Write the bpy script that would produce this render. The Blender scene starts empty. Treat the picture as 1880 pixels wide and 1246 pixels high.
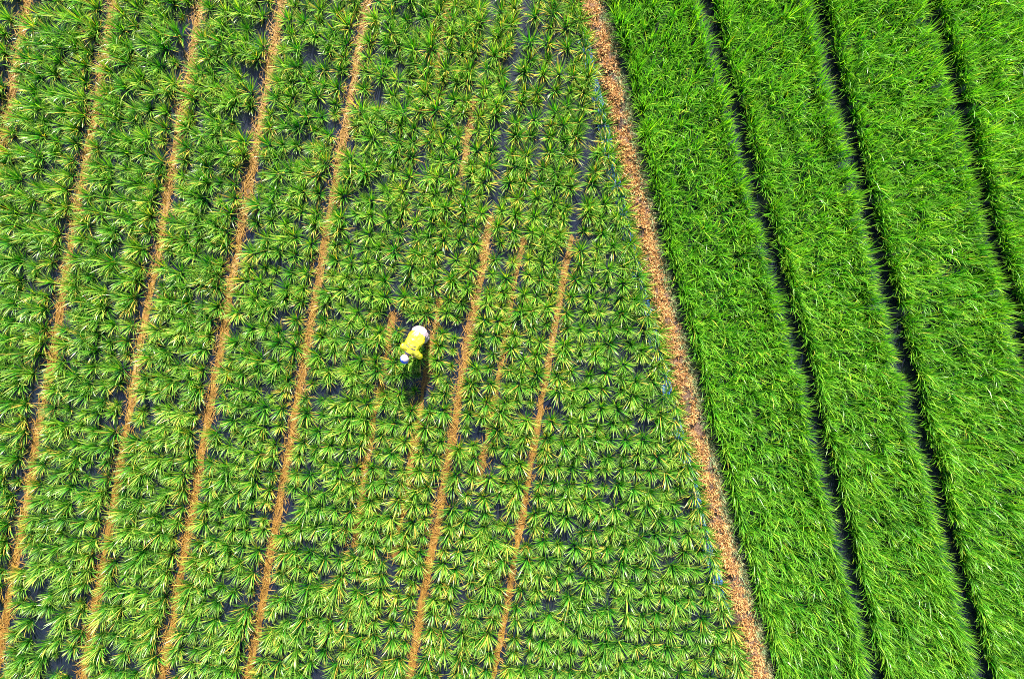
import bpy, bmesh, math, random
import numpy as np
from mathutils import Vector, Matrix, noise

# ------------------------------------------------------------------ camera
R = math.radians
rng = np.random.default_rng(7)
random.seed(7)
scene = bpy.context.scene
col = scene.collection

CAM_H, TILT, FPX = 13.2, R(-3.0), 1253.0          # metres, radians, focal length in photo pixels
cam_data = bpy.data.cameras.new('camera')
cam_data.sensor_width = 36.0
cam_data.lens = 36.0 * FPX / 1880.0
cam_data.clip_end = 1000.0
cam = bpy.data.objects.new('camera', cam_data)
cam.location = (0, 0, CAM_H)
cam.rotation_euler = (TILT, 0, 0)
col.objects.link(cam)
scene.camera = cam

# ------------------------------------------------------------------ sky and sun
SUN_EL, SUN_AZ = R(38), R(4)                      # sun stands towards +Y, a little to the right
world = bpy.data.worlds.new('World')
scene.world = world
world.use_nodes = True
wn = world.node_tree
wn.nodes.clear()
sky = wn.nodes.new('ShaderNodeTexSky')
sky.sky_type = 'NISHITA'
sky.sun_disc = False
sky.sun_elevation = SUN_EL
sky.sun_rotation = SUN_AZ
bg = wn.nodes.new('ShaderNodeBackground')
bg.inputs['Strength'].default_value = 0.06
wo = wn.nodes.new('ShaderNodeOutputWorld')
wn.links.new(sky.outputs[0], bg.inputs[0])
wn.links.new(bg.outputs[0], wo.inputs[0])

sun_data = bpy.data.lights.new('sun', 'SUN')
sun_data.energy = 5.0
sun_data.angle = R(0.5)
sun_data.color = (1.0, 0.95, 0.85)
sun = bpy.data.objects.new('sun', sun_data)
to_sun = Vector((math.sin(SUN_AZ) * math.cos(SUN_EL), math.cos(SUN_AZ) * math.cos(SUN_EL), math.sin(SUN_EL)))
sun.rotation_euler = to_sun.to_track_quat('Z', 'Y').to_euler()
sun.location = (0, 20, 20)
col.objects.link(sun)

vs = scene.view_settings
vs.view_transform = 'Standard'
vs.look = 'None'
vs.exposure = 2.3
vs.gamma = 1.0
scene.cycles.use_denoising = False
scene.cycles.filter_width = 1.0
scene.cycles.max_bounces = 8
scene.cycles.transparent_max_bounces = 12

# ------------------------------------------------------------------ helpers
_c, _s = math.cos(TILT), math.sin(TILT)
def at(px, py, z=0.0):
    """ground point (metres) that the photograph shows at this pixel"""
    px = np.asarray(px, float); py = np.asarray(py, float)
    dx = (px - 940.0) / FPX
    dy = -(py - 623.0) / FPX
    wy = dy * _c + _s
    wz = dy * _s - _c
    t = (z - CAM_H) / wz
    return np.stack([dx * t, wy * t], -1)

def tag(o, label=None, cat=None, group=None, kind=None):
    if label: o['label'] = label
    if cat: o['category'] = cat
    if group: o['group'] = group
    if kind: o['kind'] = kind
    return o

def link(name, mesh, mat=None, parent=None):
    o = bpy.data.objects.new(name, mesh)
    if mat and not mesh.materials:
        mesh.materials.append(mat)
    if parent: o.parent = parent
    col.objects.link(o)
    return o

def nd(nt, t, **kw):
    n = nt.nodes.new(t)
    for k, v in kw.items():
        if k in n.inputs.keys(): n.inputs[k].default_value = v
        else: setattr(n, k, v)
    return n

def ramp(nt, src, stops):
    r = nt.nodes.new('ShaderNodeValToRGB')
    e = r.color_ramp.elements
    while len(e) < len(stops): e.new(0.5)
    for el, (p, c) in zip(e, stops):
        el.position = p; el.color = (*c, 1)
    nt.links.new(src, r.inputs[0])
    return r.outputs[0]

def newmat(name):
    m = bpy.data.materials.new(name)
    m.use_nodes = True
    m.node_tree.nodes.clear()
    return m, m.node_tree

def leaf_material(name, deep, mid, light, straw, trans_gain, rough=0.38, trans=0.42, spec=0.5):
    """green blade: blade colour varies from blade to blade, yellows to the tip, dry blades are straw"""
    m, nt = newmat(name)
    L = nt.links
    a = nd(nt, 'ShaderNodeAttribute', attribute_name='blade')
    sep = nd(nt, 'ShaderNodeSeparateColor')
    L.new(a.outputs['Color'], sep.inputs[0])
    base = ramp(nt, sep.outputs[0], [(0.0, deep), (0.5, mid), (1.0, light)])
    tip = nd(nt, 'ShaderNodeMix', data_type='RGBA')
    tr = nd(nt, 'ShaderNodeMath', operation='POWER'); tr.inputs[1].default_value = 3.0
    L.new(sep.outputs[1], tr.inputs[0])
    tm = nd(nt, 'ShaderNodeMath', operation='MULTIPLY'); tm.inputs[1].default_value = 0.55
    L.new(tr.outputs[0], tm.inputs[0])
    L.new(tm.outputs[0], tip.inputs['Factor'])
    L.new(base, tip.inputs['A']); tip.inputs['B'].default_value = (*light, 1)
    dry = nd(nt, 'ShaderNodeMix', data_type='RGBA')
    L.new(sep.outputs[2], dry.inputs['Factor'])
    L.new(tip.outputs['Result'], dry.inputs['A']); dry.inputs['B'].default_value = (*straw, 1)
    p = nd(nt, 'ShaderNodeBsdfPrincipled')
    p.inputs['Roughness'].default_value = rough
    p.inputs['Specular IOR Level'].default_value = spec
    L.new(dry.outputs['Result'], p.inputs['Base Color'])
    tc = nd(nt, 'ShaderNodeMix', data_type='RGBA', blend_type='MULTIPLY')
    tc.inputs['Factor'].default_value = 1.0
    L.new(dry.outputs['Result'], tc.inputs['A']); tc.inputs['B'].default_value = (*trans_gain, 1)
    t = nd(nt, 'ShaderNodeBsdfTranslucent')
    L.new(tc.outputs['Result'], t.inputs[0])
    mx = nd(nt, 'ShaderNodeMixShader'); mx.inputs[0].default_value = trans
    L.new(p.outputs[0], mx.inputs[1]); L.new(t.outputs[0], mx.inputs[2])
    out = nd(nt, 'ShaderNodeOutputMaterial')
    L.new(mx.outputs[0], out.inputs[0])
    return m

M = {}
M['rice'] = leaf_material('rice_leaf', (0.004, 0.085, 0.009), (0.020, 0.205, 0.006), (0.400, 0.480, 0.075),
                          (0.56, 0.36, 0.06), (1.3, 1.6, 0.35), trans=0.36)
M['rice_dense'] = leaf_material('young_rice_leaf', (0.004, 0.085, 0.012), (0.018, 0.210, 0.006), (0.300, 0.470, 0.035),
                                (0.50, 0.38, 0.06), (1.4, 1.7, 0.3), trans=0.38)
M['litter'] = leaf_material('fallen_leaf', (0.05, 0.025, 0.01), (0.20, 0.11, 0.02), (0.34, 0.24, 0.06),
                            (0.22, 0.11, 0.012), (1.0, 0.9, 0.7), rough=0.65, trans=0.15)
M['straw'] = leaf_material('dry_grass', (0.055, 0.022, 0.012), (0.30, 0.115, 0.022), (0.56, 0.34, 0.12),
                           (0.040, 0.026, 0.024), (1.0, 0.9, 0.8), rough=0.7, trans=0.2)
M['weed'] = leaf_material('bund_weed', (0.05, 0.12, 0.05), (0.14, 0.23, 0.09), (0.36, 0.38, 0.18),
                          (0.40, 0.30, 0.15), (1.2, 1.2, 0.8), rough=0.6, trans=0.25)

def simple(name, colr, rough=0.6, spec=0.4, bump=0.0, bscale=60.0, var=0.0):
    m, nt = newmat(name)
    p = nd(nt, 'ShaderNodeBsdfPrincipled')
    p.inputs['Roughness'].default_value = rough
    p.inputs['Specular IOR Level'].default_value = spec
    tcn = nd(nt, 'ShaderNodeTexCoord')
    nz = nd(nt, 'ShaderNodeTexNoise'); nz.inputs['Scale'].default_value = bscale
    nt.links.new(tcn.outputs['Object'], nz.inputs['Vector'])
    c = ramp(nt, nz.outputs['Fac'], [(0.3, tuple(x * (1 - var) for x in colr)), (0.7, tuple(min(1, x * (1 + var)) for x in colr))])
    nt.links.new(c, p.inputs['Base Color'])
    if bump:
        b = nd(nt, 'ShaderNodeBump'); b.inputs['Strength'].default_value = bump; b.inputs['Distance'].default_value = 0.02
        nt.links.new(nz.outputs['Fac'], b.inputs['Height'])
        nt.links.new(b.outputs[0], p.inputs['Normal'])
    o = nd(nt, 'ShaderNodeOutputMaterial')
    nt.links.new(p.outputs[0], o.inputs[0])
    return m

# ------------------------------------------------------------------ field lines (traced as ground lines)
SLOPE = 0.1755                                    # furrow lines of the open field run (-SLOPE, 1) in the picture
def u_to_x(u, y): return u - SLOPE * (y - 600.0)
MAJOR = [-216.0, -55.0, 105.0, 266.0, 412.0, 570.0, 865.0, 1019.0]
MINOR = [718.0, 799.0, 931.0]

ridge_pts = np.array([(1035,-200),(1062,-90),(1083,8),(1105,69),(1117,128),(1128,170),(1143,239),(1156,306),(1164,337),(1178,393),
    (1193,460),(1206,514),(1218,563),(1229,603),(1242,649),(1256,705),(1274,776),(1298,860),(1309,917),(1321,964),(1337,1019),
    (1349,1067),(1366,1122),(1380,1178),(1394,1233),(1422,1340),(1450,1440)], float)
g1_pts = np.array([(1232,-200),(1296,0),(1325,106),(1349,181),(1379,306),(1400,390),(1427,480),(1460,600),(1484,690),(1503,780),(1523,860),
    (1537,920),(1552,987),(1567,1041),(1590,1142),(1612,1231),(1662,1440)], float)
g2_pts = np.array([(1440,-200),(1497,0),(1516,74),(1531,149),(1550,207),(1565,271),(1586,360),(1608,448),(1622,512),(1640,580),(1654,644),
    (1668,695),(1684,772),(1714,875),(1739,977),(1761,1057),(1784,1146),(1805,1231),(1860,1440)], float)
g3_pts = np.array([(1640,-200),(1700,0),(1724,66),(1743,133),(1760,191),(1776,261),(1796,345),(1814,416),(1831,471),(1850,535),(1868,609),
    (1885,689),(1910,790),(1935,890),(1985,1060),(2030,1231),(2090,1440)], float)
def lx(pts, y): return np.interp(y, pts[:, 1], pts[:, 0])

# ------------------------------------------------------------------ ground and water
def soil_material(name, stops, rough, spec, stretch, bump):
    m, nt = newmat(name)
    L = nt.links
    tcn = nd(nt, 'ShaderNodeTexCoord')
    mp = nd(nt, 'ShaderNodeMapping'); mp.inputs['Rotation'].default_value = (0, 0, R(10)); mp.inputs['Scale'].default_value = (1, stretch, 1)
    L.new(tcn.outputs['Object'], mp.inputs['Vector'])
    n1 = nd(nt, 'ShaderNodeTexNoise'); n1.inputs['Scale'].default_value = 1.6; n1.inputs['Detail'].default_value = 6
    n2 = nd(nt, 'ShaderNodeTexNoise'); n2.inputs['Scale'].default_value = 24; n2.inputs['Detail'].default_value = 6
    L.new(mp.outputs[0], n1.inputs['Vector']); L.new(mp.outputs[0], n2.inputs['Vector'])
    ad = nd(nt, 'ShaderNodeMath', operation='ADD'); L.new(n1.outputs['Fac'], ad.inputs[0]); L.new(n2.outputs['Fac'], ad.inputs[1])
    hf = nd(nt, 'ShaderNodeMath', operation='MULTIPLY'); hf.inputs[1].default_value = 0.5; L.new(ad.outputs[0], hf.inputs[0])
    c = ramp(nt, hf.outputs[0], stops)
    p = nd(nt, 'ShaderNodeBsdfPrincipled'); p.inputs['Roughness'].default_value = rough; p.inputs['Specular IOR Level'].default_value = spec
    L.new(c, p.inputs['Base Color'])
    b = nd(nt, 'ShaderNodeBump'); b.inputs['Strength'].default_value = bump; b.inputs['Distance'].default_value = 0.03
    L.new(hf.outputs[0], b.inputs['Height']); L.new(b.outputs[0], p.inputs['Normal'])
    o = nd(nt, 'ShaderNodeOutputMaterial'); L.new(p.outputs[0], o.inputs[0])
    return m

M['mud'] = soil_material('wet_black_mud', [(0.36, (0.003, 0.004, 0.008)), (0.50, (0.006, 0.009, 0.019)), (0.64, (0.014, 0.014, 0.018))], 0.22, 0.4, 0.6, 0.35)
M['furrow'] = soil_material('furrow_soil', [(0.37, (0.040, 0.018, 0.006)), (0.46, (0.105, 0.046, 0.004)), (0.55, (0.150, 0.072, 0.006)), (0.66, (0.22, 0.14, 0.06))], 0.7, 0.4, 0.35, 0.6)
me = bpy.data.meshes.new('ground')
me.from_pydata([(-150, -150, 0), (150, -150, 0), (150, 150, 0), (-150, 150, 0)], [], [(0, 1, 2, 3)])
tag(link('ground', me, M['mud']), kind='structure')

def furrow(u, half, y0, y1, ragged):
    """strip of orange soil along a furrow, edges uneven, slightly crowned"""
    ys = np.arange(y0, y1, 5.0)
    c = at(u_to_x(u, ys), ys)
    t = np.gradient(c, axis=0); t /= np.linalg.norm(t, axis=1)[:, None]
    nrm = np.stack([-t[:, 1], t[:, 0]], 1)
    v, f = [], []
    for k in range(len(ys)):
        q = Vector((u * 0.37, c[k][1] * 1.3, 0)); q2 = Vector((u * 0.37, c[k][1] * 5, 9))
        mid = 0.03 * noise.noise(Vector((u, c[k][1] * 0.6, 4)))
        wl = half * (1 + ragged * noise.noise(q) + ragged * 0.6 * noise.noise(q2))
        wr = half * (1 + ragged * noise.noise(q + Vector((7, 0, 0))) + ragged * 0.6 * noise.noise(q2 + Vector((7, 0, 0))))
        if k in (0, len(ys) - 1): wl = wr = 0.004
        for w, z in ((-max(wl, 0.004), 0.003), (-max(wl, 0.004) * 0.5, 0.012), (0, 0.016), (max(wr, 0.004) * 0.5, 0.012), (max(wr, 0.004), 0.003)):
            p = c[k] + nrm[k] * (w + mid)
            v.append((p[0], p[1], z + (0.006 * noise.noise(Vector((p[0] * 9, p[1] * 9, 0))) if z > 0.01 else 0)))
    for k in range(len(ys) - 1):
        for j in range(4):
            a = k * 5 + j
            f.append((a, a + 1, a + 6, a + 5))
    me = bpy.data.meshes.new('furrow'); me.from_pydata(v, [], f)
    me.polygons.foreach_set('use_smooth', [True] * len(f))
    tag(link('furrow', me, M['furrow']), kind='structure')
FURROWS = [(u, 0.066, -190, 1430, 0.7) for u in MAJOR[:-2]] + [(865.0, 0.070, 395, 1430, 0.7), (1019.0, 0.060, 430, 1430, 0.8),
           (718.0, 0.050, -190, 150, 1.2), (718.0, 0.050, 570, 1010, 1.2), (799.0, 0.050, 180, 330, 1.2), (799.0, 0.055, 545, 1030, 1.2),
           (931.0, 0.050, 430, 890, 1.2)]
for f_ in FURROWS: furrow(*f_)

# ------------------------------------------------------------------ earth bund between the two fields
def bund_material():
    m, nt = newmat('bund_earth')
    L = nt.links
    tcn = nd(nt, 'ShaderNodeTexCoord')
    n1 = nd(nt, 'ShaderNodeTexNoise'); n1.inputs['Scale'].default_value = 5; n1.inputs['Detail'].default_value = 10
    n2 = nd(nt, 'ShaderNodeTexNoise'); n2.inputs['Scale'].default_value = 45; n2.inputs['Detail'].default_value = 4
    L.new(tcn.outputs['Object'], n1.inputs['Vector']); L.new(tcn.outputs['Object'], n2.inputs['Vector'])
    ad = nd(nt, 'ShaderNodeMath', operation='ADD'); L.new(n1.outputs['Fac'], ad.inputs[0]); L.new(n2.outputs['Fac'], ad.inputs[1])
    hf = nd(nt, 'ShaderNodeMath', operation='MULTIPLY'); hf.inputs[1].default_value = 0.5; L.new(ad.outputs[0], hf.inputs[0])
    c = ramp(nt, hf.outputs[0], [(0.40, (0.020, 0.014, 0.014)), (0.52, (0.085, 0.045, 0.028)), (0.65, (0.18, 0.10, 0.06))])
    p = nd(nt, 'ShaderNodeBsdfPrincipled'); p.inputs['Roughness'].default_value = 0.9
    L.new(c, p.inputs['Base Color'])
    b = nd(nt, 'ShaderNodeBump'); b.inputs['Strength'].default_value = 1.0; b.inputs['Distance'].default_value = 0.03
    L.new(n2.outputs['Fac'], b.inputs['Height']); L.new(b.outputs[0], p.inputs['Normal'])
    o = nd(nt, 'ShaderNodeOutputMaterial'); L.new(p.outputs[0], o.inputs[0])
    return m
M['bund'] = bund_material()

YS = np.arange(-200, 1440, 3.0)
ridge_xy = at(lx(ridge_pts, YS), YS)
tang = np.gradient(ridge_xy, axis=0); tang /= np.linalg.norm(tang, axis=1)[:, None]
norm = np.stack([tang[:, 1], -tang[:, 0]], 1)
norm *= np.sign(norm[:, 0])[:, None]              # points to picture right
BW = 0.22
def bund_height(k, w):
    x, y = ridge_xy[k] + norm[k] * w
    e = max(0.0, 1 - (abs(w) / (BW + 0.05)) ** 2.4)
    n = noise.noise(Vector((x * 5, y * 5, 3))) * 0.5 + noise.noise(Vector((x * 14, y * 14, 8))) * 0.3
    return -0.05 + e * (0.17 + 0.12 * n)
def build_bund():
    offs = np.linspace(-BW - 0.06, BW + 0.06, 15)
    vs_, fs = [], []
    for k in range(len(YS)):
        wob = 0.03 * noise.noise(Vector((0.9 * ridge_xy[k][1], 4, 0))) + 0.025 * noise.noise(Vector((4 * ridge_xy[k][1], 1, 0)))
        for w in offs:
            p = ridge_xy[k] + norm[k] * (w + wob)
            vs_.append((p[0], p[1], bund_height(k, w)))
    n = len(offs)
    for k in range(len(YS) - 1):
        for j in range(n - 1):
            a = k * n + j
            fs.append((a, a + n, a + n + 1, a + 1))
    me = bpy.data.meshes.new('earth_bund')
    me.from_pydata(vs_, [], fs)
    me.polygons.foreach_set('use_smooth', [True] * len(fs))
    o = link('earth_bund', me, M['bund'])
    return tag(o, 'low brown earth bund running between the two rice fields', 'bund', kind='structure')
build_bund()

# ------------------------------------------------------------------ blades
PROF4 = np.array([0.55, 0.95, 1.0, 0.72, 0.0])
PROF2 = np.array([0.8, 1.0, 0.0])
def blade_mesh(name, base, az, length, th0, bend, width, rnd, dry, roll=None, seg=4):
    """N arching tapered blades as one mesh; th0 = lean from the vertical at the base, bend = further lean at the tip"""
    N = len(az)
    prof = PROF4 if seg == 4 else PROF2
    s = np.linspace(0, 1, seg + 1)
    sm = (s[:-1] + s[1:]) / 2
    th = th0[:, None] + bend[:, None] * sm[None, :] ** 1.6
    ds = length[:, None] / seg
    rad = np.concatenate([np.zeros((N, 1)), np.cumsum(np.sin(th) * ds, 1)], 1)
    zz = np.concatenate([np.zeros((N, 1)), np.cumsum(np.cos(th) * ds, 1)], 1)
    ca, sa = np.cos(az)[:, None], np.sin(az)[:, None]
    drift = (rng.normal(0, 0.10, N))[:, None] * rad * s[None, :]
    cx = base[:, 0:1] + rad * ca - drift * sa
    cy = base[:, 1:2] + rad * sa + drift * ca
    cz = base[:, 2:3] + zz
    hw = width[:, None] * prof[None, :] * 0.5
    if roll is None: roll = rng.normal(0, 0.45, N)
    thn = np.concatenate([th, th[:, -1:]], 1)
    cr, sr = np.cos(roll)[:, None], np.sin(roll)[:, None]
    # side vector = horizontal perpendicular, rolled about the blade's own line
    nx, ny, nz = -np.cos(thn) * ca, -np.cos(thn) * sa, np.sin(thn)      # blade normal
    sx = cr * (-sa) + sr * nx; sy = cr * ca + sr * ny; sz = sr * nz
    Lx, Ly, Lz = cx - sx * hw, cy - sy * hw, cz - sz * hw
    Rx, Ry, Rz = cx + sx * hw, cy + sy * hw, cz + sz * hw
    V = 2 * seg + 1
    co = np.empty((N, V, 3), np.float32)
    co[:, 0:2 * seg:2] = np.stack([Lx, Ly, Lz], -1)[:, :seg]
    co[:, 1:2 * seg:2] = np.stack([Rx, Ry, Rz], -1)[:, :seg]
    co[:, 2 * seg] = np.stack([cx, cy, cz], -1)[:, seg]
    pat = []
    for k in range(seg - 1): pat += [2 * k, 2 * k + 1, 2 * k + 3, 2 * k + 2]
    pat += [2 * seg - 2, 2 * seg - 1, 2 * seg]
    pat = np.array(pat, np.int32)
    sizes = np.array([4] * (seg - 1) + [3], np.int32)
    loops = (pat[None, :] + (np.arange(N, dtype=np.int32) * V)[:, None]).ravel()
    ltot = np.tile(sizes, N)
    lstart = np.concatenate([[0], np.cumsum(ltot)[:-1]]).astype(np.int32)
    me = bpy.data.meshes.new(name)
    me.vertices.add(N * V); me.loops.add(len(loops)); me.polygons.add(len(ltot))
    me.vertices.foreach_set('co', co.ravel())
    me.loops.foreach_set('vertex_index', loops)
    me.polygons.foreach_set('loop_start', lstart)
    me.polygons.foreach_set('use_smooth', np.ones(len(ltot), bool))
    at_ = me.attributes.new('blade', 'FLOAT_COLOR', 'POINT')
    tpar = np.concatenate([np.repeat(s[:seg], 2), [1.0]])
    c = np.empty((N, V, 4), np.float32)
    c[..., 0] = rnd[:, None]; c[..., 1] = tpar[None, :]; c[..., 2] = dry[:, None]; c[..., 3] = 1
    at_.data.foreach_set('color', c.ravel())
    me.update(calc_edges=True)
    return me

def tuft_blades(cx, cy, size, nper, dryp, lean=None):
    """expand tufts to blade arrays"""
    nper = np.asarray(nper, int)
    idx = np.repeat(np.arange(len(cx)), nper)
    N = len(idx)
    r = rng.random(N)
    az = rng.random(N) * 2 * math.pi
    sz = size[idx]
    br = 0.045 * sz * np.sqrt(r)
    base = np.stack([cx[idx] + br * np.cos(az), cy[idx] + br * np.sin(az), np.full(N, -0.02)], -1)
    az = az + rng.normal(0, 0.35, N)
    th0 = np.radians(5 + 38 * r + rng.normal(0, 6, N))
    bend = np.radians(np.clip(12 + 45 * rng.random(N) + rng.normal(0, 12, N), 0, 95))
    length = sz * (0.43 - 0.13 * r) * rng.uniform(0.75, 1.10, N)
    width = 0.0125 * rng.uniform(0.7, 1.25, N) * np.sqrt(sz)
    tone = rng.normal(0, 0.10, len(cx))[idx]
    rnd = np.clip(0.37 + tone + rng.normal(0, 0.27, N), 0, 1)
    dry = (rng.random(N) < dryp[idx] * (0.4 + 1.2 * r)) * rng.uniform(0.45, 1.0, N)
    return base, az, length, th0, bend, width, rnd, dry

# ---- planting grid of the open field
def columns():
    """list of (u, strip, near_furrow) for each planted column"""
    lines = sorted([(u, 24.5 if u < 800 else 22.5) for u in MAJOR] + [(u, 17.5) for u in MINOR])
    out = []
    for (a, ga), (b, gb) in zip(lines[:-1], lines[1:]):
        lo, hi = a + ga, b - gb
        n = max(2, int(round((hi - lo) / 27.0)) + 1)
        for k in range(n):
            out.append((lo + (hi - lo) * k / (n - 1), k in (0, n - 1)))
    u = lines[-1][0] + 22.5
    first = True
    while u < 1500:
        out.append((u, first)); first = False
        u += 28.5
    return out
COLS = columns()
ROWSTEP = 28.6
def row_y(j, x):
    """picture height of planting row j at x: rows fall to the right on the left, run level on the right"""
    return -160 + j * ROWSTEP + 0.19 * x - 0.000062 * x * x * 1.0
P_HIP = (768, 613)
FOOT = at(764, 606)
tufts = []                                        # (col index, row index, px, py, size, near)
for ci, (u, near) in enumerate(COLS):
    for j in range(-8, 62):
        y = 300.0
        for _ in range(6):
            x = u_to_x(u, y); y = row_y(j, x)
        if not -120 < y < 1370: continue
        jx, jy = rng.normal(0, 3.2), rng.normal(0, 4.6)
        x += jx; y += jy
        if not -110 < x: continue
        rx = lx(ridge_pts, y)
        if x > rx - 40: continue
        size = float(np.clip(rng.normal(1.0, 0.13), 0.65, 1.25))
        q = rng.random()
        if q < 0.025: continue
        if q < 0.12: size *= rng.uniform(0.55, 0.8)
        tufts.append([ci, j, x, y, size, near])
for y in np.arange(-120, 1370, 27.0):             # the row that follows the bund
    y = y + rng.normal(0, 3)
    tufts.append([999, 0, lx(ridge_pts, y) - 33 + rng.normal(0, 3), y, float(np.clip(rng.normal(1.05, 0.1), 0.75, 1.2)), True])
keep = []
for t in tufts:
    g = at(t[2], t[3])
    d = np.hypot(*(g - FOOT))
    if d < 0.20: continue
    if 770 < t[2] < 800 and 578 < t[3] < 600: continue          # the small open patch of water behind the farmer
    if 742 < t[2] < 758 and 598 < t[3] < 622: continue
    keep.append((t, g))
# the farmer stands in one cell of the grid: rows and columns are counted from there
pc = min(keep, key=lambda k: abs(k[0][2] - 752) + abs(k[0][3] - 640) if k[0][0] != 999 else 1e9)[0]
CI0, J0 = pc[0], pc[1]
def ring(k):
    t = k[0]
    if t[0] == 999: return 1e9
    return math.hypot((t[2] - 840) / 1.15, t[3] - 620)
keep.sort(key=ring)
single, rest = keep[:300], keep[300:]

NVAR = 40
variants = []
for v in range(NVAR):
    n = int(rng.integers(66, 92))
    near = v >= 24                                # the last 16 stand next to a furrow and keep more yellow blades
    bl = tuft_blades(np.zeros(1), np.zeros(1), np.ones(1), [n], np.array([0.16 if near else 0.04]))
    me = blade_mesh('rice_tuft', *bl)
    me.materials.append(M['rice'])
    variants.append(me)
ORD = ['', 'first', 'second', 'third', 'fourth', 'fifth', 'sixth', 'seventh', 'eighth', 'ninth', 'tenth', 'eleventh', 'twelfth',
       'thirteenth', 'fourteenth', 'fifteenth', 'sixteenth', 'seventeenth', 'eighteenth', 'nineteenth', 'twentieth']
proto = None
for t, g in single:
    ci, j, px, py, size, near = t
    me = variants[int(rng.integers(24, NVAR)) if near else int(rng.integers(0, 24))]
    if proto is None:
        o = proto = link('rice_tuft', me)
    else:
        o = proto.copy(); o.data = me; col.objects.link(o)
    o.location = (g[0], g[1], 0)
    o.rotation_euler = (0, 0, rng.random() * 6.283)
    o.scale = (size, size, size * rng.uniform(0.92, 1.08))
    dj, dc = j - J0, ci - CI0
    rowt = 'in the farmer\'s own row' if dj == 0 else f'{ORD[abs(dj)]} row {"below" if dj > 0 else "above"} the farmer'
    colt = 'in his column' if dc == 0 else f'{ORD[abs(dc)]} column to his {"right" if dc > 0 else "left"}'
    look = 'small green' if size < 0.8 else ('yellow-edged' if near else 'green')
    tag(o, f'{look} rice tuft, {rowt}, {colt}', 'rice plant', 'rice tufts around the farmer')

cx = np.array([k[1][0] for k in rest]); cy = np.array([k[1][1] for k in rest])
sz = np.array([k[0][4] for k in rest])
dp = np.array([0.16 if k[0][5] else 0.04 for k in rest])
bl = tuft_blades(cx, cy, sz, rng.integers(66, 92, len(rest)), dp)
o = link('rice_crop', blade_mesh('rice_crop', *bl), M['rice'])
tag(o, 'rows of spaced green rice tufts filling the open field left of the bund', 'rice crop', kind='stuff')

# ------------------------------------------------------------------ fallen yellow leaves lying in the furrows
lit = []
for (u, half, y0, y1, rg) in FURROWS:
    m_ = int((y1 - y0) * (1.3 if half > 0.06 else 0.6))
    ys = rng.uniform(y0, y1, m_)
    c = at(u_to_x(u, ys) + rng.normal(0, 7.0, m_), ys)
    lit.append(c)
lit = np.concatenate(lit); n = len(lit)
me = blade_mesh('fallen_leaves', np.concatenate([lit, rng.uniform(0.015, 0.035, (n, 1))], 1), np.radians(80) + rng.normal(0, 0.8, n) + math.pi * rng.integers(0, 2, n),
                rng.uniform(0.06, 0.24, n), np.radians(rng.uniform(78, 92, n)), np.radians(rng.uniform(-6, 8, n)), rng.uniform(0.007, 0.014, n),
                np.clip(rng.normal(0.5, 0.3, n), 0, 1), rng.uniform(0.5, 1.0, n), roll=rng.normal(0, 0.3, n), seg=2)
tag(link('fallen_leaves', me, M['litter']), 'fallen yellow and brown rice leaves scattered along the furrows', 'fallen leaves', kind='stuff')

# ------------------------------------------------------------------ dense field right of the bund: four beds
def dense_bed(left, right, label):
    pts = []
    step_y = 19.0
    for y in np.arange(-120, 1370, step_y):
        a = left(y); b = right(y)
        n = max(1, int(round((b - a) / 19.5)))
        for k in range(n + 1):
            yy = y + rng.normal(0, 3.6)
            xx = a + (b - a) * k / n + (rng.normal(0, 3.6) if 0 < k < n else rng.normal(0, 1.8))
            if xx < 1990: pts.append((xx, yy))
            if k in (0, n) and xx < 1990: pts.append((xx + rng.normal(0, 3), yy + 9.5))
    pts = np.array(pts)
    pts = pts[rng.random(len(pts)) > 0.015]
    g = at(pts[:, 0], pts[:, 1])
    n = len(pts)
    ledge = pts[:, 0] - left(pts[:, 1]) < 12; redge = right(pts[:, 1]) - pts[:, 0] < 12
    big = np.array([noise.noise(Vector((q[0] * 0.9, q[1] * 0.5, 31))) for q in g])
    fine = np.array([noise.noise(Vector((q[0] * 2.6, q[1] * 2.6, 57))) for q in g])
    idx = np.repeat(np.arange(n), 42)
    N = len(idx)
    r = rng.random(N)
    az = rng.random(N) * 2 * math.pi
    sz_ = (1.0 + rng.normal(0, 0.08, n) + 0.10 * big + 0.10 * fine)[idx]
    br = 0.05 * np.sqrt(r)
    base = np.stack([g[idx, 0] + br * np.cos(az), g[idx, 1] + br * np.sin(az), np.full(N, -0.02)], -1)
    az = az + rng.normal(0, 0.5, N)
    lean = np.where(redge[idx], 0.7, np.where(ledge[idx], 0.95, 1.0))
    th0 = np.radians(1 + (17 * r + rng.normal(0, 5, N)) * lean)
    bend = np.radians(np.clip(14 + 46 * rng.random(N) + rng.normal(0, 16, N), 0, 110)) * lean
    length = sz_ * (0.60 - 0.13 * r) * rng.uniform(0.68, 1.1, N)
    width = 0.0128 * rng.uniform(0.7, 1.3, N)
    rnd = np.clip(0.38 + (rng.normal(0, 0.08, n) + 0.14 * big + 0.10 * fine)[idx] + rng.normal(0, 0.27, N), 0, 1)
    dry = (rng.random(N) < 0.015) * rng.uniform(0.3, 0.8, N)
    me = blade_mesh('dense_rice_bed', base, az, length, th0, bend, width, rnd, dry)
    o = link('dense_rice_bed', me, M['rice_dense'])
    tag(o, label, 'rice bed', kind='stuff')
GS = [-10.0, -11.0, -12.0]                        # the furrow floor sits left of the dark line one sees past the canopy
HG = [27.5, 28.0, 27.5]
dense_bed(lambda y: lx(ridge_pts, y) + 42, lambda y: lx(g1_pts, y) + GS[0] - HG[0], 'dense green rice bed directly right of the earth bund')
dense_bed(lambda y: lx(g1_pts, y) + GS[0] + HG[0] - 3, lambda y: lx(g2_pts, y) + GS[1] - HG[1], 'dense green rice bed, second strip right of the bund')
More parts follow.
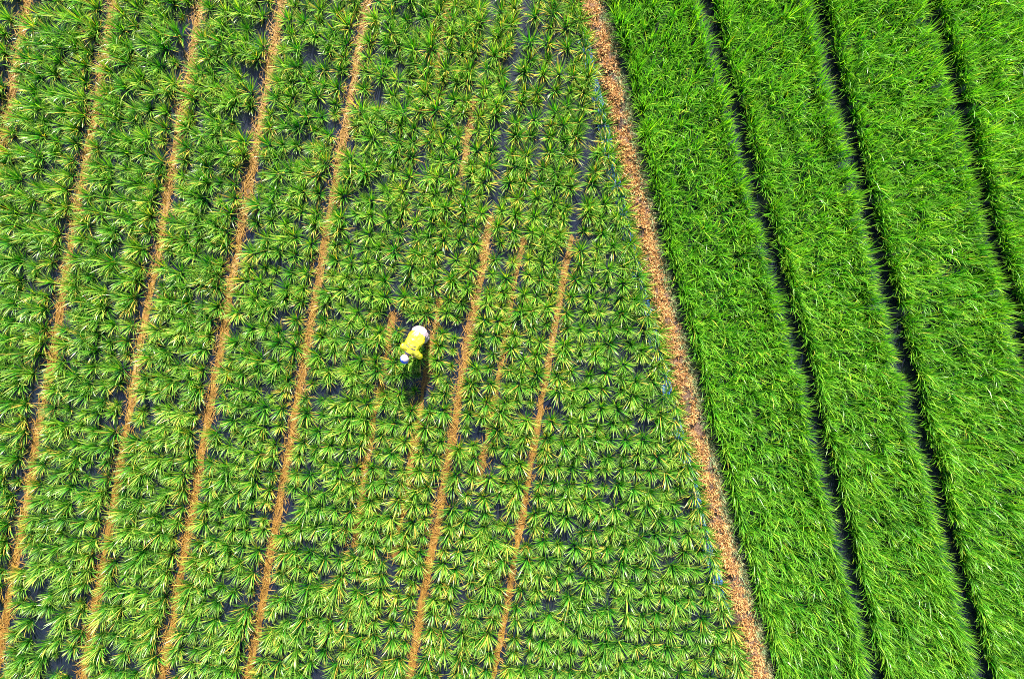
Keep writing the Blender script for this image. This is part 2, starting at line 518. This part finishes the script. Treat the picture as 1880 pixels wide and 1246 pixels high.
dense_bed(lambda y: lx(g2_pts, y) + GS[1] + HG[1], lambda y: lx(g3_pts, y) + GS[2] - HG[2], 'dense green rice bed, third strip right of the bund')
dense_bed(lambda y: lx(g3_pts, y) + GS[2] + HG[2], lambda y: 2000.0, 'dense green rice bed in the upper right corner')

# ------------------------------------------------------------------ dry grass and weeds on the bund
def scatter_bund(n, wfun, seg=2):
    k = rng.integers(0, len(YS), n)
    w = wfun(n, k)
    p = ridge_xy[k] + norm[k] * w[:, None] + tang[k] * rng.uniform(-0.02, 0.02, n)[:, None]
    z = np.array([bund_height(a, b) for a, b in zip(k, w)])
    return k, np.concatenate([p, z[:, None] - 0.004], 1)
def patch(p, sc, seed): return np.array([noise.noise(Vector((a * sc, b * sc, seed))) for a, b in p[:, :2]])

n = 38000
k, p = scatter_bund(n, lambda n, k: np.clip(rng.normal(-0.03, 0.10, n), -0.24, 0.2))
cl = patch(p, 4.0, 2.0); cl2 = patch(p, 11.0, 5.0)
m_ = (cl * 0.9 + cl2 * 0.6 + rng.normal(0, 0.08, n)) > -0.12
p = p[m_]; n = len(p); cl = cl[m_]; cl2 = cl2[m_]
me = blade_mesh('dry_grass', p, rng.random(n) * 6.283, rng.uniform(0.035, 0.11, n), np.radians(rng.uniform(20, 75, n)),
                np.radians(rng.uniform(0, 60, n)), rng.uniform(0.007, 0.015, n), np.clip(0.55 + 0.6 * cl2 + 0.3 * cl + rng.normal(0, 0.24, n), 0, 1),
                (rng.random(n) < 0.06) * 0.8, seg=2)
tag(link('dry_grass', me, M['straw']), 'short straw coloured dry grass covering the earth bund', 'dry grass', kind='stuff')
n = 15000
k, p = scatter_bund(n, lambda n, k: np.clip(rng.normal(0.20, 0.06, n), -0.02, 0.36))
cl = patch(p, 3.0, 12.0)
m_ = cl + rng.normal(0, 0.2, n) > -0.2
p = p[m_]; n = len(p)
me = blade_mesh('bund_weeds', p, rng.random(n) * 6.283, rng.uniform(0.06, 0.19, n), np.radians(rng.uniform(5, 60, n)),
                np.radians(rng.uniform(0, 60, n)), rng.uniform(0.005, 0.010, n), np.clip(rng.normal(0.45, 0.25, n), 0, 1),
                (rng.random(n) < 0.25) * 0.7, seg=2)
tag(link('bund_weeds', me, M['weed']), 'grey green weeds along the right foot of the bund', 'weeds', kind='stuff')

# ------------------------------------------------------------------ crumpled plastic sheeting at the left foot of the bund
def sheeting():
    m, nt = newmat('blue_plastic')
    p = nd(nt, 'ShaderNodeBsdfPrincipled'); p.inputs['Roughness'].default_value = 0.22
    p.inputs['Base Color'].default_value = (0.030, 0.075, 0.20, 1); p.inputs['Specular IOR Level'].default_value = 0.8
    o = nd(nt, 'ShaderNodeOutputMaterial'); nt.links.new(p.outputs[0], o.inputs[0])
    offs = np.linspace(-0.46, -0.25, 9)
    ks = [k for k in range(len(YS)) if 60 < YS[k] < 1110]
    v, f = [], []
    for k in ks:
        for w in offs:
            q = ridge_xy[k] + norm[k] * (w + 0.03 * noise.noise(Vector((ridge_xy[k][1] * 2, 0, 5))))
            z = 0.03 + 0.018 * noise.noise(Vector((q[0] * 13, q[1] * 9, 2))) + 0.01 * noise.noise(Vector((q[0] * 40, q[1] * 30, 6)))
            v.append((q[0], q[1], z))
    n = len(offs)
    for i in range(len(ks) - 1):
        for j in range(n - 1):
            a = i * n + j
            f.append((a, a + 1, a + n + 1, a + n))
    me = bpy.data.meshes.new('plastic_sheet'); me.from_pydata(v, [], f)
    me.polygons.foreach_set('use_smooth', [True] * len(f))
    tag(link('plastic_sheet', me, m), 'crumpled blue plastic sheet peeping out between rice and the left foot of the bund', 'plastic sheet')
sheeting()

# ------------------------------------------------------------------ the farmer
M['yellow'] = simple('yellow_jersey', (0.86, 0.62, 0.01), rough=0.36, spec=1.0, bump=0.25, bscale=14, var=0.03)
M['trouser'] = simple('pale_trousers', (0.26, 0.20, 0.23), rough=0.8, bump=0.3, bscale=18, var=0.06)
M['skin'] = simple('skin', (0.42, 0.23, 0.15), rough=0.55, var=0.08)
M['navy'] = simple('navy_cloth', (0.02, 0.02, 0.06), rough=0.8)
M['capwhite'] = simple('cap_white', (0.34, 0.28, 0.31), rough=0.75, bump=0.1, bscale=40)
M['capblue'] = simple('cap_blue', (0.03, 0.10, 0.55), rough=0.7, bump=0.1, bscale=40)
M['boot'] = simple('rubber_boot', (0.02, 0.02, 0.022), rough=0.4)
M['hair'] = simple('black_hair', (0.012, 0.010, 0.010), rough=0.5)
M['print'] = simple('dark_print', (0.06, 0.07, 0.10), rough=0.7)
M['eyewhite'] = simple('eye', (0.7, 0.7, 0.68), rough=0.2)

def loft(bm, pts, radii, side=None, n=14):
    """closed tube through pts; radii = (a along the side vector, b across it)"""
    pts = [Vector(p) for p in pts]
    rings = []
    for i, p in enumerate(pts):
        t = (pts[min(i + 1, len(pts) - 1)] - pts[max(i - 1, 0)]).normalized()
        sd = Vector(side) if side else (Vector((0, 1, 0)) if abs(t.y) < 0.9 else Vector((1, 0, 0)))
        sd = (sd - t * sd.dot(t)).normalized()
        up = t.cross(sd)
        a, b = radii[i] if isinstance(radii[i], tuple) else (radii[i], radii[i])
        rings.append([bm.verts.new(p + sd * a * math.cos(q) + up * b * math.sin(q)) for q in [2 * math.pi * k / n for k in range(n)]])
    for r0, r1 in zip(rings[:-1], rings[1:]):
        for k in range(n):
            bm.faces.new((r0[k], r0[(k + 1) % n], r1[(k + 1) % n], r1[k]))
    bm.faces.new(rings[0][::-1]); bm.faces.new(rings[-1])

def ball(bm, c, r, n=12):
    m = Matrix.Translation(c) @ Matrix.Diagonal((*(r if isinstance(r, tuple) else (r, r, r)), 1))
    bmesh.ops.create_uvsphere(bm, u_segments=n, v_segments=max(6, n * 2 // 3), radius=1, matrix=m)

def fused(name, bm, voxel, smooth, mat, parent, wrinkle=0.0):
    """one continuous surface from overlapping lofts"""
    bmesh.ops.recalc_face_normals(bm, faces=bm.faces)
    me = bpy.data.meshes.new(name); bm.to_mesh(me); bm.free()
    tmp = bpy.data.objects.new(name, me); col.objects.link(tmp)
    r = tmp.modifiers.new('r', 'REMESH'); r.mode = 'VOXEL'; r.voxel_size = voxel; r.use_smooth_shade = True
    s = tmp.modifiers.new('s', 'SMOOTH'); s.factor = 0.5; s.iterations = smooth
    dg = bpy.context.evaluated_depsgraph_get()
    res = bpy.data.meshes.new_from_object(tmp.evaluated_get(dg))
    bpy.data.objects.remove(tmp); bpy.data.meshes.remove(me)
    if wrinkle:
        nrm = [v.normal.copy() for v in res.vertices]
        for v, nn in zip(res.vertices, nrm):
            c = v.co
            w = noise.noise(Vector((c.x * 9, c.y * 16, c.z * 9))) + 0.5 * noise.noise(Vector((c.x * 22, c.y * 22, c.z * 22)))
            v.co = c + nn * w * wrinkle
    res.name = name
    res.materials.clear()
    return link(name, res, mat, parent)

hip = at(768, 614, 0.84)
person = bpy.data.objects.new('person', None)
col.objects.link(person)
face_dir = math.atan2(-0.86, -0.50)
fwd = np.array([math.cos(face_dir), math.sin(face_dir)])
person.location = (hip[0] + fwd[0] * 0.06, hip[1] + fwd[1] * 0.06, -0.03)
person.rotation_euler = (0, 0, face_dir)
person.scale = (0.81, 0.81, 0.88)
tag(person, 'farmer in a yellow shirt, pale trousers and blue-white cap stooping among rice tufts', 'person')

# local frame: +X the way he faces, +Y his left, hips at x = -0.06
HIP = (-0.06, 0, 0.86); 
def arm_pts(s):                                   # his left elbow stands out, the right arm hangs straight under him
    o = 1.0 if s > 0 else 0.70
    return [(0.31, s * 0.15, 0.92), (0.34, s * 0.20 * (0.3 + 0.7 * o), 0.87), (0.36, s * 0.25 * o, 0.74), (0.39, s * 0.25 * o, 0.62), (0.44, s * 0.19 * o, 0.50), (0.48, s * 0.12, 0.39), (0.50, s * 0.10, 0.35)]
def leg_pts(s):
    return [(-0.08, s * 0.09, 0.86), (-0.03, s * 0.11, 0.66), (0.04, s * 0.12, 0.50), (0.00, s * 0.12, 0.30), (-0.03, s * 0.12, 0.08)]
# the body itself, one continuous mesh; the head is bowed, its crown towards +X and the face down
HC = Vector((0.555, 0, 0.925))
bm = bmesh.new()
SP = [(-0.10, 0, 0.84), (-0.02, 0, 0.91), (0.10, 0, 0.95), (0.22, 0, 0.96), (0.33, 0, 0.94), (0.40, 0, 0.93)]
loft(bm, SP, [(0.13, 0.11), (0.14, 0.11), (0.13, 0.09), (0.15, 0.09), (0.16, 0.09), (0.08, 0.07)], side=(0, 1, 0))
loft(bm, [(0.37, 0, 0.93), (0.44, 0, 0.93), (0.50, 0, 0.925)], [0.058, 0.054, 0.056])
ball(bm, HC, (0.100, 0.078, 0.098), 16)
loft(bm, [HC + Vector((0.02, 0, -0.05)), HC + Vector((-0.04, 0, -0.09)), HC + Vector((-0.075, 0, -0.095))], [(0.062, 0.06), (0.05, 0.045), (0.032, 0.025)])
loft(bm, [HC + Vector((0.03, 0, -0.085)), HC + Vector((0.005, 0, -0.118)), HC + Vector((-0.01, 0, -0.105))], [0.012, 0.016, 0.012], n=8)
for s in (-1, 1):
    ball(bm, HC + Vector((-0.015, s * 0.080, -0.015)), (0.022, 0.010, 0.032), 8)
    loft(bm, arm_pts(s), [0.055, 0.052, 0.045, 0.040, 0.036, 0.026, 0.026])
    loft(bm, leg_pts(s), [0.085, 0.080, 0.060, 0.052, 0.040])
    hx, hy, hz = 0.50, s * 0.10, 0.34
    loft(bm, [(hx - 0.005, hy, hz + 0.02), (hx + 0.015, hy - s * 0.01, hz - 0.02), (hx + 0.03, hy - s * 0.02, hz - 0.07)], [(0.018, 0.026), (0.018, 0.038), (0.014, 0.036)], side=(0, 1, 0), n=10)
    for q in range(4):
        ox = -0.024 + 0.016 * q
        ln = (0.85, 1.0, 0.95, 0.75)[q]
        loft(bm, [(hx + 0.03 + ox, hy - s * 0.02, hz - 0.065), (hx + 0.04 + ox, hy - s * (0.02 + 0.03 * ln), hz - 0.085),
                  (hx + 0.035 + ox, hy - s * (0.02 + 0.055 * ln), hz - 0.075), (hx + 0.03 + ox, hy - s * (0.02 + 0.06 * ln), hz - 0.05)],
             [0.009, 0.009, 0.008, 0.006], side=(1, 0, 0), n=8)
    loft(bm, [(hx - 0.015, hy, hz - 0.02), (hx - 0.035, hy - s * 0.02, hz - 0.045), (hx - 0.030, hy - s * 0.045, hz - 0.06)], [0.011, 0.010, 0.007], side=(1, 0, 0), n=8)
fused('body', bm, 0.009, 3, M['skin'], person)
# clothing
bm = bmesh.new()
loft(bm, [(-0.12, 0, 0.875), (-0.06, 0, 0.905), (0.02, 0, 0.93), (0.12, 0, 0.95), (0.22, 0, 0.955), (0.32, 0, 0.945), (0.39, 0, 0.925)],
     [(0.150, 0.115), (0.180, 0.135), (0.205, 0.14), (0.185, 0.13), (0.175, 0.115), (0.185, 0.10), (0.10, 0.075)], side=(0, 1, 0), n=20)
for s in (-1, 1):
    o = 1.0 if s > 0 else 0.70
    loft(bm, [(0.28, s * 0.10, 0.93), (0.32, s * 0.16, 0.915), (0.345, s * 0.215 * (0.3 + 0.7 * o), 0.85), (0.36, s * 0.25 * o, 0.74), (0.39, s * 0.25 * o, 0.63), (0.425, s * 0.205 * o, 0.53)],
         [0.085, 0.083, 0.076, 0.068, 0.060, 0.056])
shirt = fused('shirt', bm, 0.012, 4, M['yellow'], person, wrinkle=0.014)
bm = bmesh.new()
loft(bm, [(-0.17, 0, 0.76), (-0.15, 0, 0.85), (-0.08, 0, 0.91), (0.0, 0, 0.94)], [(0.13, 0.09), (0.165, 0.125), (0.17, 0.12), (0.15, 0.10)], side=(0, 1, 0), n=18)
for s in (-1, 1):
    loft(bm, [(-0.11, s * 0.085, 0.88), (-0.09, s * 0.10, 0.74), (0.00, s * 0.12, 0.58), (0.03, s * 0.12, 0.48), (0.0, s * 0.12, 0.32), (-0.02, s * 0.12, 0.20)],
         [0.11, 0.105, 0.09, 0.082, 0.078, 0.075])
fused('trousers', bm, 0.012, 4, M['trouser'], person, wrinkle=0.008)
for s in (-1, 1):
    bm = bmesh.new()
    loft(bm, [(-0.02, s * 0.12, 0.30), (-0.03, s * 0.12, 0.16), (-0.03, s * 0.12, 0.06), (-0.03, s * 0.12, 0.01)], [0.066, 0.06, 0.056, 0.06])
    loft(bm, [(-0.07, s * 0.12, 0.04), (0.03, s * 0.12, 0.05), (0.12, s * 0.125, 0.04), (0.18, s * 0.13, 0.03)], [(0.045, 0.04), (0.048, 0.045), (0.05, 0.036), (0.03, 0.022)], side=(0, 1, 0))
    fused('boot', bm, 0.010, 2, M['boot'], person)
# collar: a dark band round the neck
bm = bmesh.new()
ax = Vector((1, 0, -0.05)).normalized(); sd = Vector((0, 1, 0)); up = ax.cross(sd)
c0 = Vector((0.415, 0, 0.93)); ringv = []
for q in range(20):
    a = 2 * math.pi * q / 20
    row = []
    for dr, da in ((0.066, -0.016), (0.074, -0.012), (0.072, 0.016), (0.060, 0.016)):
        row.append(bm.verts.new(c0 + ax * da + (sd * math.cos(a) * 1.12 + up * math.sin(a)) * dr))
    ringv.append(row)
for q in range(20):
    a, b = ringv[q], ringv[(q + 1) % 20]
    for k in range(4):
        bm.faces.new((a[k], b[k], b[(k + 1) % 4], a[(k + 1) % 4]))
me = bpy.data.meshes.new('collar'); bmesh.ops.recalc_face_normals(bm, faces=bm.faces); bm.to_mesh(me); bm.free()
link('collar', me, M['navy'], person)
# hair at the nape and eyes
bm = bmesh.new(); ball(bm, HC + Vector((-0.006, 0, 0.008)), (0.095, 0.084, 0.093), 14)
me = bpy.data.meshes.new('hair'); bm.to_mesh(me); bm.free(); me.polygons.foreach_set('use_smooth', [True] * len(me.polygons))
link('hair', me, M['hair'], person)
for s in (-1, 1):
    bm = bmesh.new(); ball(bm, HC + Vector((0.045, s * 0.03, -0.083)), 0.012, 8)
    me = bpy.data.meshes.new('eye'); bm.to_mesh(me); bm.free(); link('eye', me, M['eyewhite'], person)
# cap: white crown, blue front, blue brim with a white edge. Local cap axis = up-forward of the bowed head
cap_axis = Vector((0.60, 0, 0.80)).normalized(); cap_fwd = Vector((0.80, 0, -0.60)); cap_side = Vector((0, 1, 0))
cap_c = HC + Vector((0.004, 0, 0.010))
def cap_dome(front):
    bm = bmesh.new(); nr, ns = 7, 28
    grid = []
    for i in range(nr):
        ph = (math.pi / 2) * i / (nr - 1)
        row = []
        for q in range(ns):
            a = 2 * math.pi * q / ns
            rr = math.sin(ph)
            row.append(bm.verts.new(cap_c + cap_axis * (0.108 * math.cos(ph)) + cap_fwd * (0.115 * rr * math.cos(a)) + cap_side * (0.102 * rr * math.sin(a))))
        grid.append(row)
    for i in range(nr - 1):
        for q in range(ns):
            a = 2 * math.pi * (q + 0.5) / ns
            isf = math.cos(a) > -0.25 or i == 0
            if isf == front:
                bm.faces.new((grid[i][q], grid[i][(q + 1) % ns], grid[i + 1][(q + 1) % ns], grid[i + 1][q]))
    bmesh.ops.delete(bm, geom=[v for v in bm.verts if not v.link_faces], context='VERTS')
    bmesh.ops.remove_doubles(bm, verts=bm.verts, dist=1e-5)
    bmesh.ops.recalc_face_normals(bm, faces=bm.faces)
    return bm
bm = cap_dome(False); me = bpy.data.meshes.new('cap'); bm.to_mesh(me); bm.free()
me.polygons.foreach_set('use_smooth', [True] * len(me.polygons))
cap = link('cap', me, M['capwhite'], person)
bm = cap_dome(True); me = bpy.data.meshes.new('front_panel'); bm.to_mesh(me); bm.free()
me.polygons.foreach_set('use_smooth', [True] * len(me.polygons))
link('front_panel', me, M['capblue'], cap)
def brim(r0, r1, thick, dz):
    bm = bmesh.new(); top, bot = [], []
    ns = 17
    for q in range(ns):
        a = R(-72) + R(144) * q / (ns - 1)
        ext = max(0.0, math.cos(a)) ** 0.6
        for lst, d in ((top, dz), (bot, dz - thick)):
            lst.append([bm.verts.new(cap_c + cap_fwd * ((0.113 + ext * r) * math.cos(a)) + cap_side * ((0.100 + ext * r * 0.4) * math.sin(a)) + cap_axis * (d - 0.25 * ext * r)) for r in (r0, r1)])
    for q in range(ns - 1):
        bm.faces.new((top[q][0], top[q][1], top[q + 1][1], top[q + 1][0]))
        bm.faces.new((bot[q][0], bot[q + 1][0], bot[q + 1][1], bot[q][1]))
        bm.faces.new((top[q][1], bot[q][1], bot[q + 1][1], top[q + 1][1]))
        bm.faces.new((top[q][0], top[q + 1][0], bot[q + 1][0], bot[q][0]))
    bmesh.ops.recalc_face_normals(bm, faces=bm.faces)
    return bm
for nm, r0, r1, mt in (('brim', 0.0, 0.040, 'capblue'), ('brim_edge', 0.0402, 0.060, 'capwhite')):
    bm = brim(r0, r1, 0.005, 0.008)
    me = bpy.data.meshes.new(nm); bm.to_mesh(me); bm.free()
    link(nm, me, M[mt], cap)
# two arched lines of small dark print across the shoulders (too small to read in the photograph), laid on the cloth
def cloth_top(x, y):
    hit, loc, nrm, _ = shirt.ray_cast(Vector((x, y, 1.6)), Vector((0, 0, -1)))
    return (loc, nrm) if hit else (Vector((x, y, 0.99)), Vector((0, 0, 1)))
bpy.context.view_layer.update()
for ln, (xb, half, hgt, gaps) in enumerate(((0.205, 0.095, 0.026, (3, 7)), (0.270, 0.110, 0.034, (5,)))):
    bm = bmesh.new()
    nlet = 11
    for q in range(nlet):
        if q in gaps: continue
        y = half - 2 * half * q / (nlet - 1)
        xo = xb - 0.012 * (y / half) ** 2
        w = 0.0068
        strokes = [(-w, -1), (w, 1)] if q % 2 else [(-w, 0), (w * 0.6, 1), (0, -1)]
        for (oy, kind) in strokes:
            x0, x1 = (xo - hgt / 2, xo + hgt / 2) if kind != 1 else (xo - hgt / 2, xo + hgt * 0.15)
            quad = []
            for (xx, yy) in ((x0, y + oy - 0.0042), (x1, y + oy - 0.0042), (x1, y + oy + 0.0042), (x0, y + oy + 0.0042)):
                l, nn = cloth_top(xx, yy)
                quad.append(bm.verts.new(l + nn * 0.0025))
            bm.faces.new(quad)
        quad = []
        for (xx, yy) in ((xo - 0.002, y - w), (xo + 0.002, y - w), (xo + 0.002, y + w), (xo - 0.002, y + w)):
            l, nn = cloth_top(xx, yy)
            quad.append(bm.verts.new(l + nn * 0.003))
        bm.faces.new(quad)
    me = bpy.data.meshes.new('shirt_print'); bm.to_mesh(me); bm.free()
    link('shirt_print', me, M['print'], shirt)
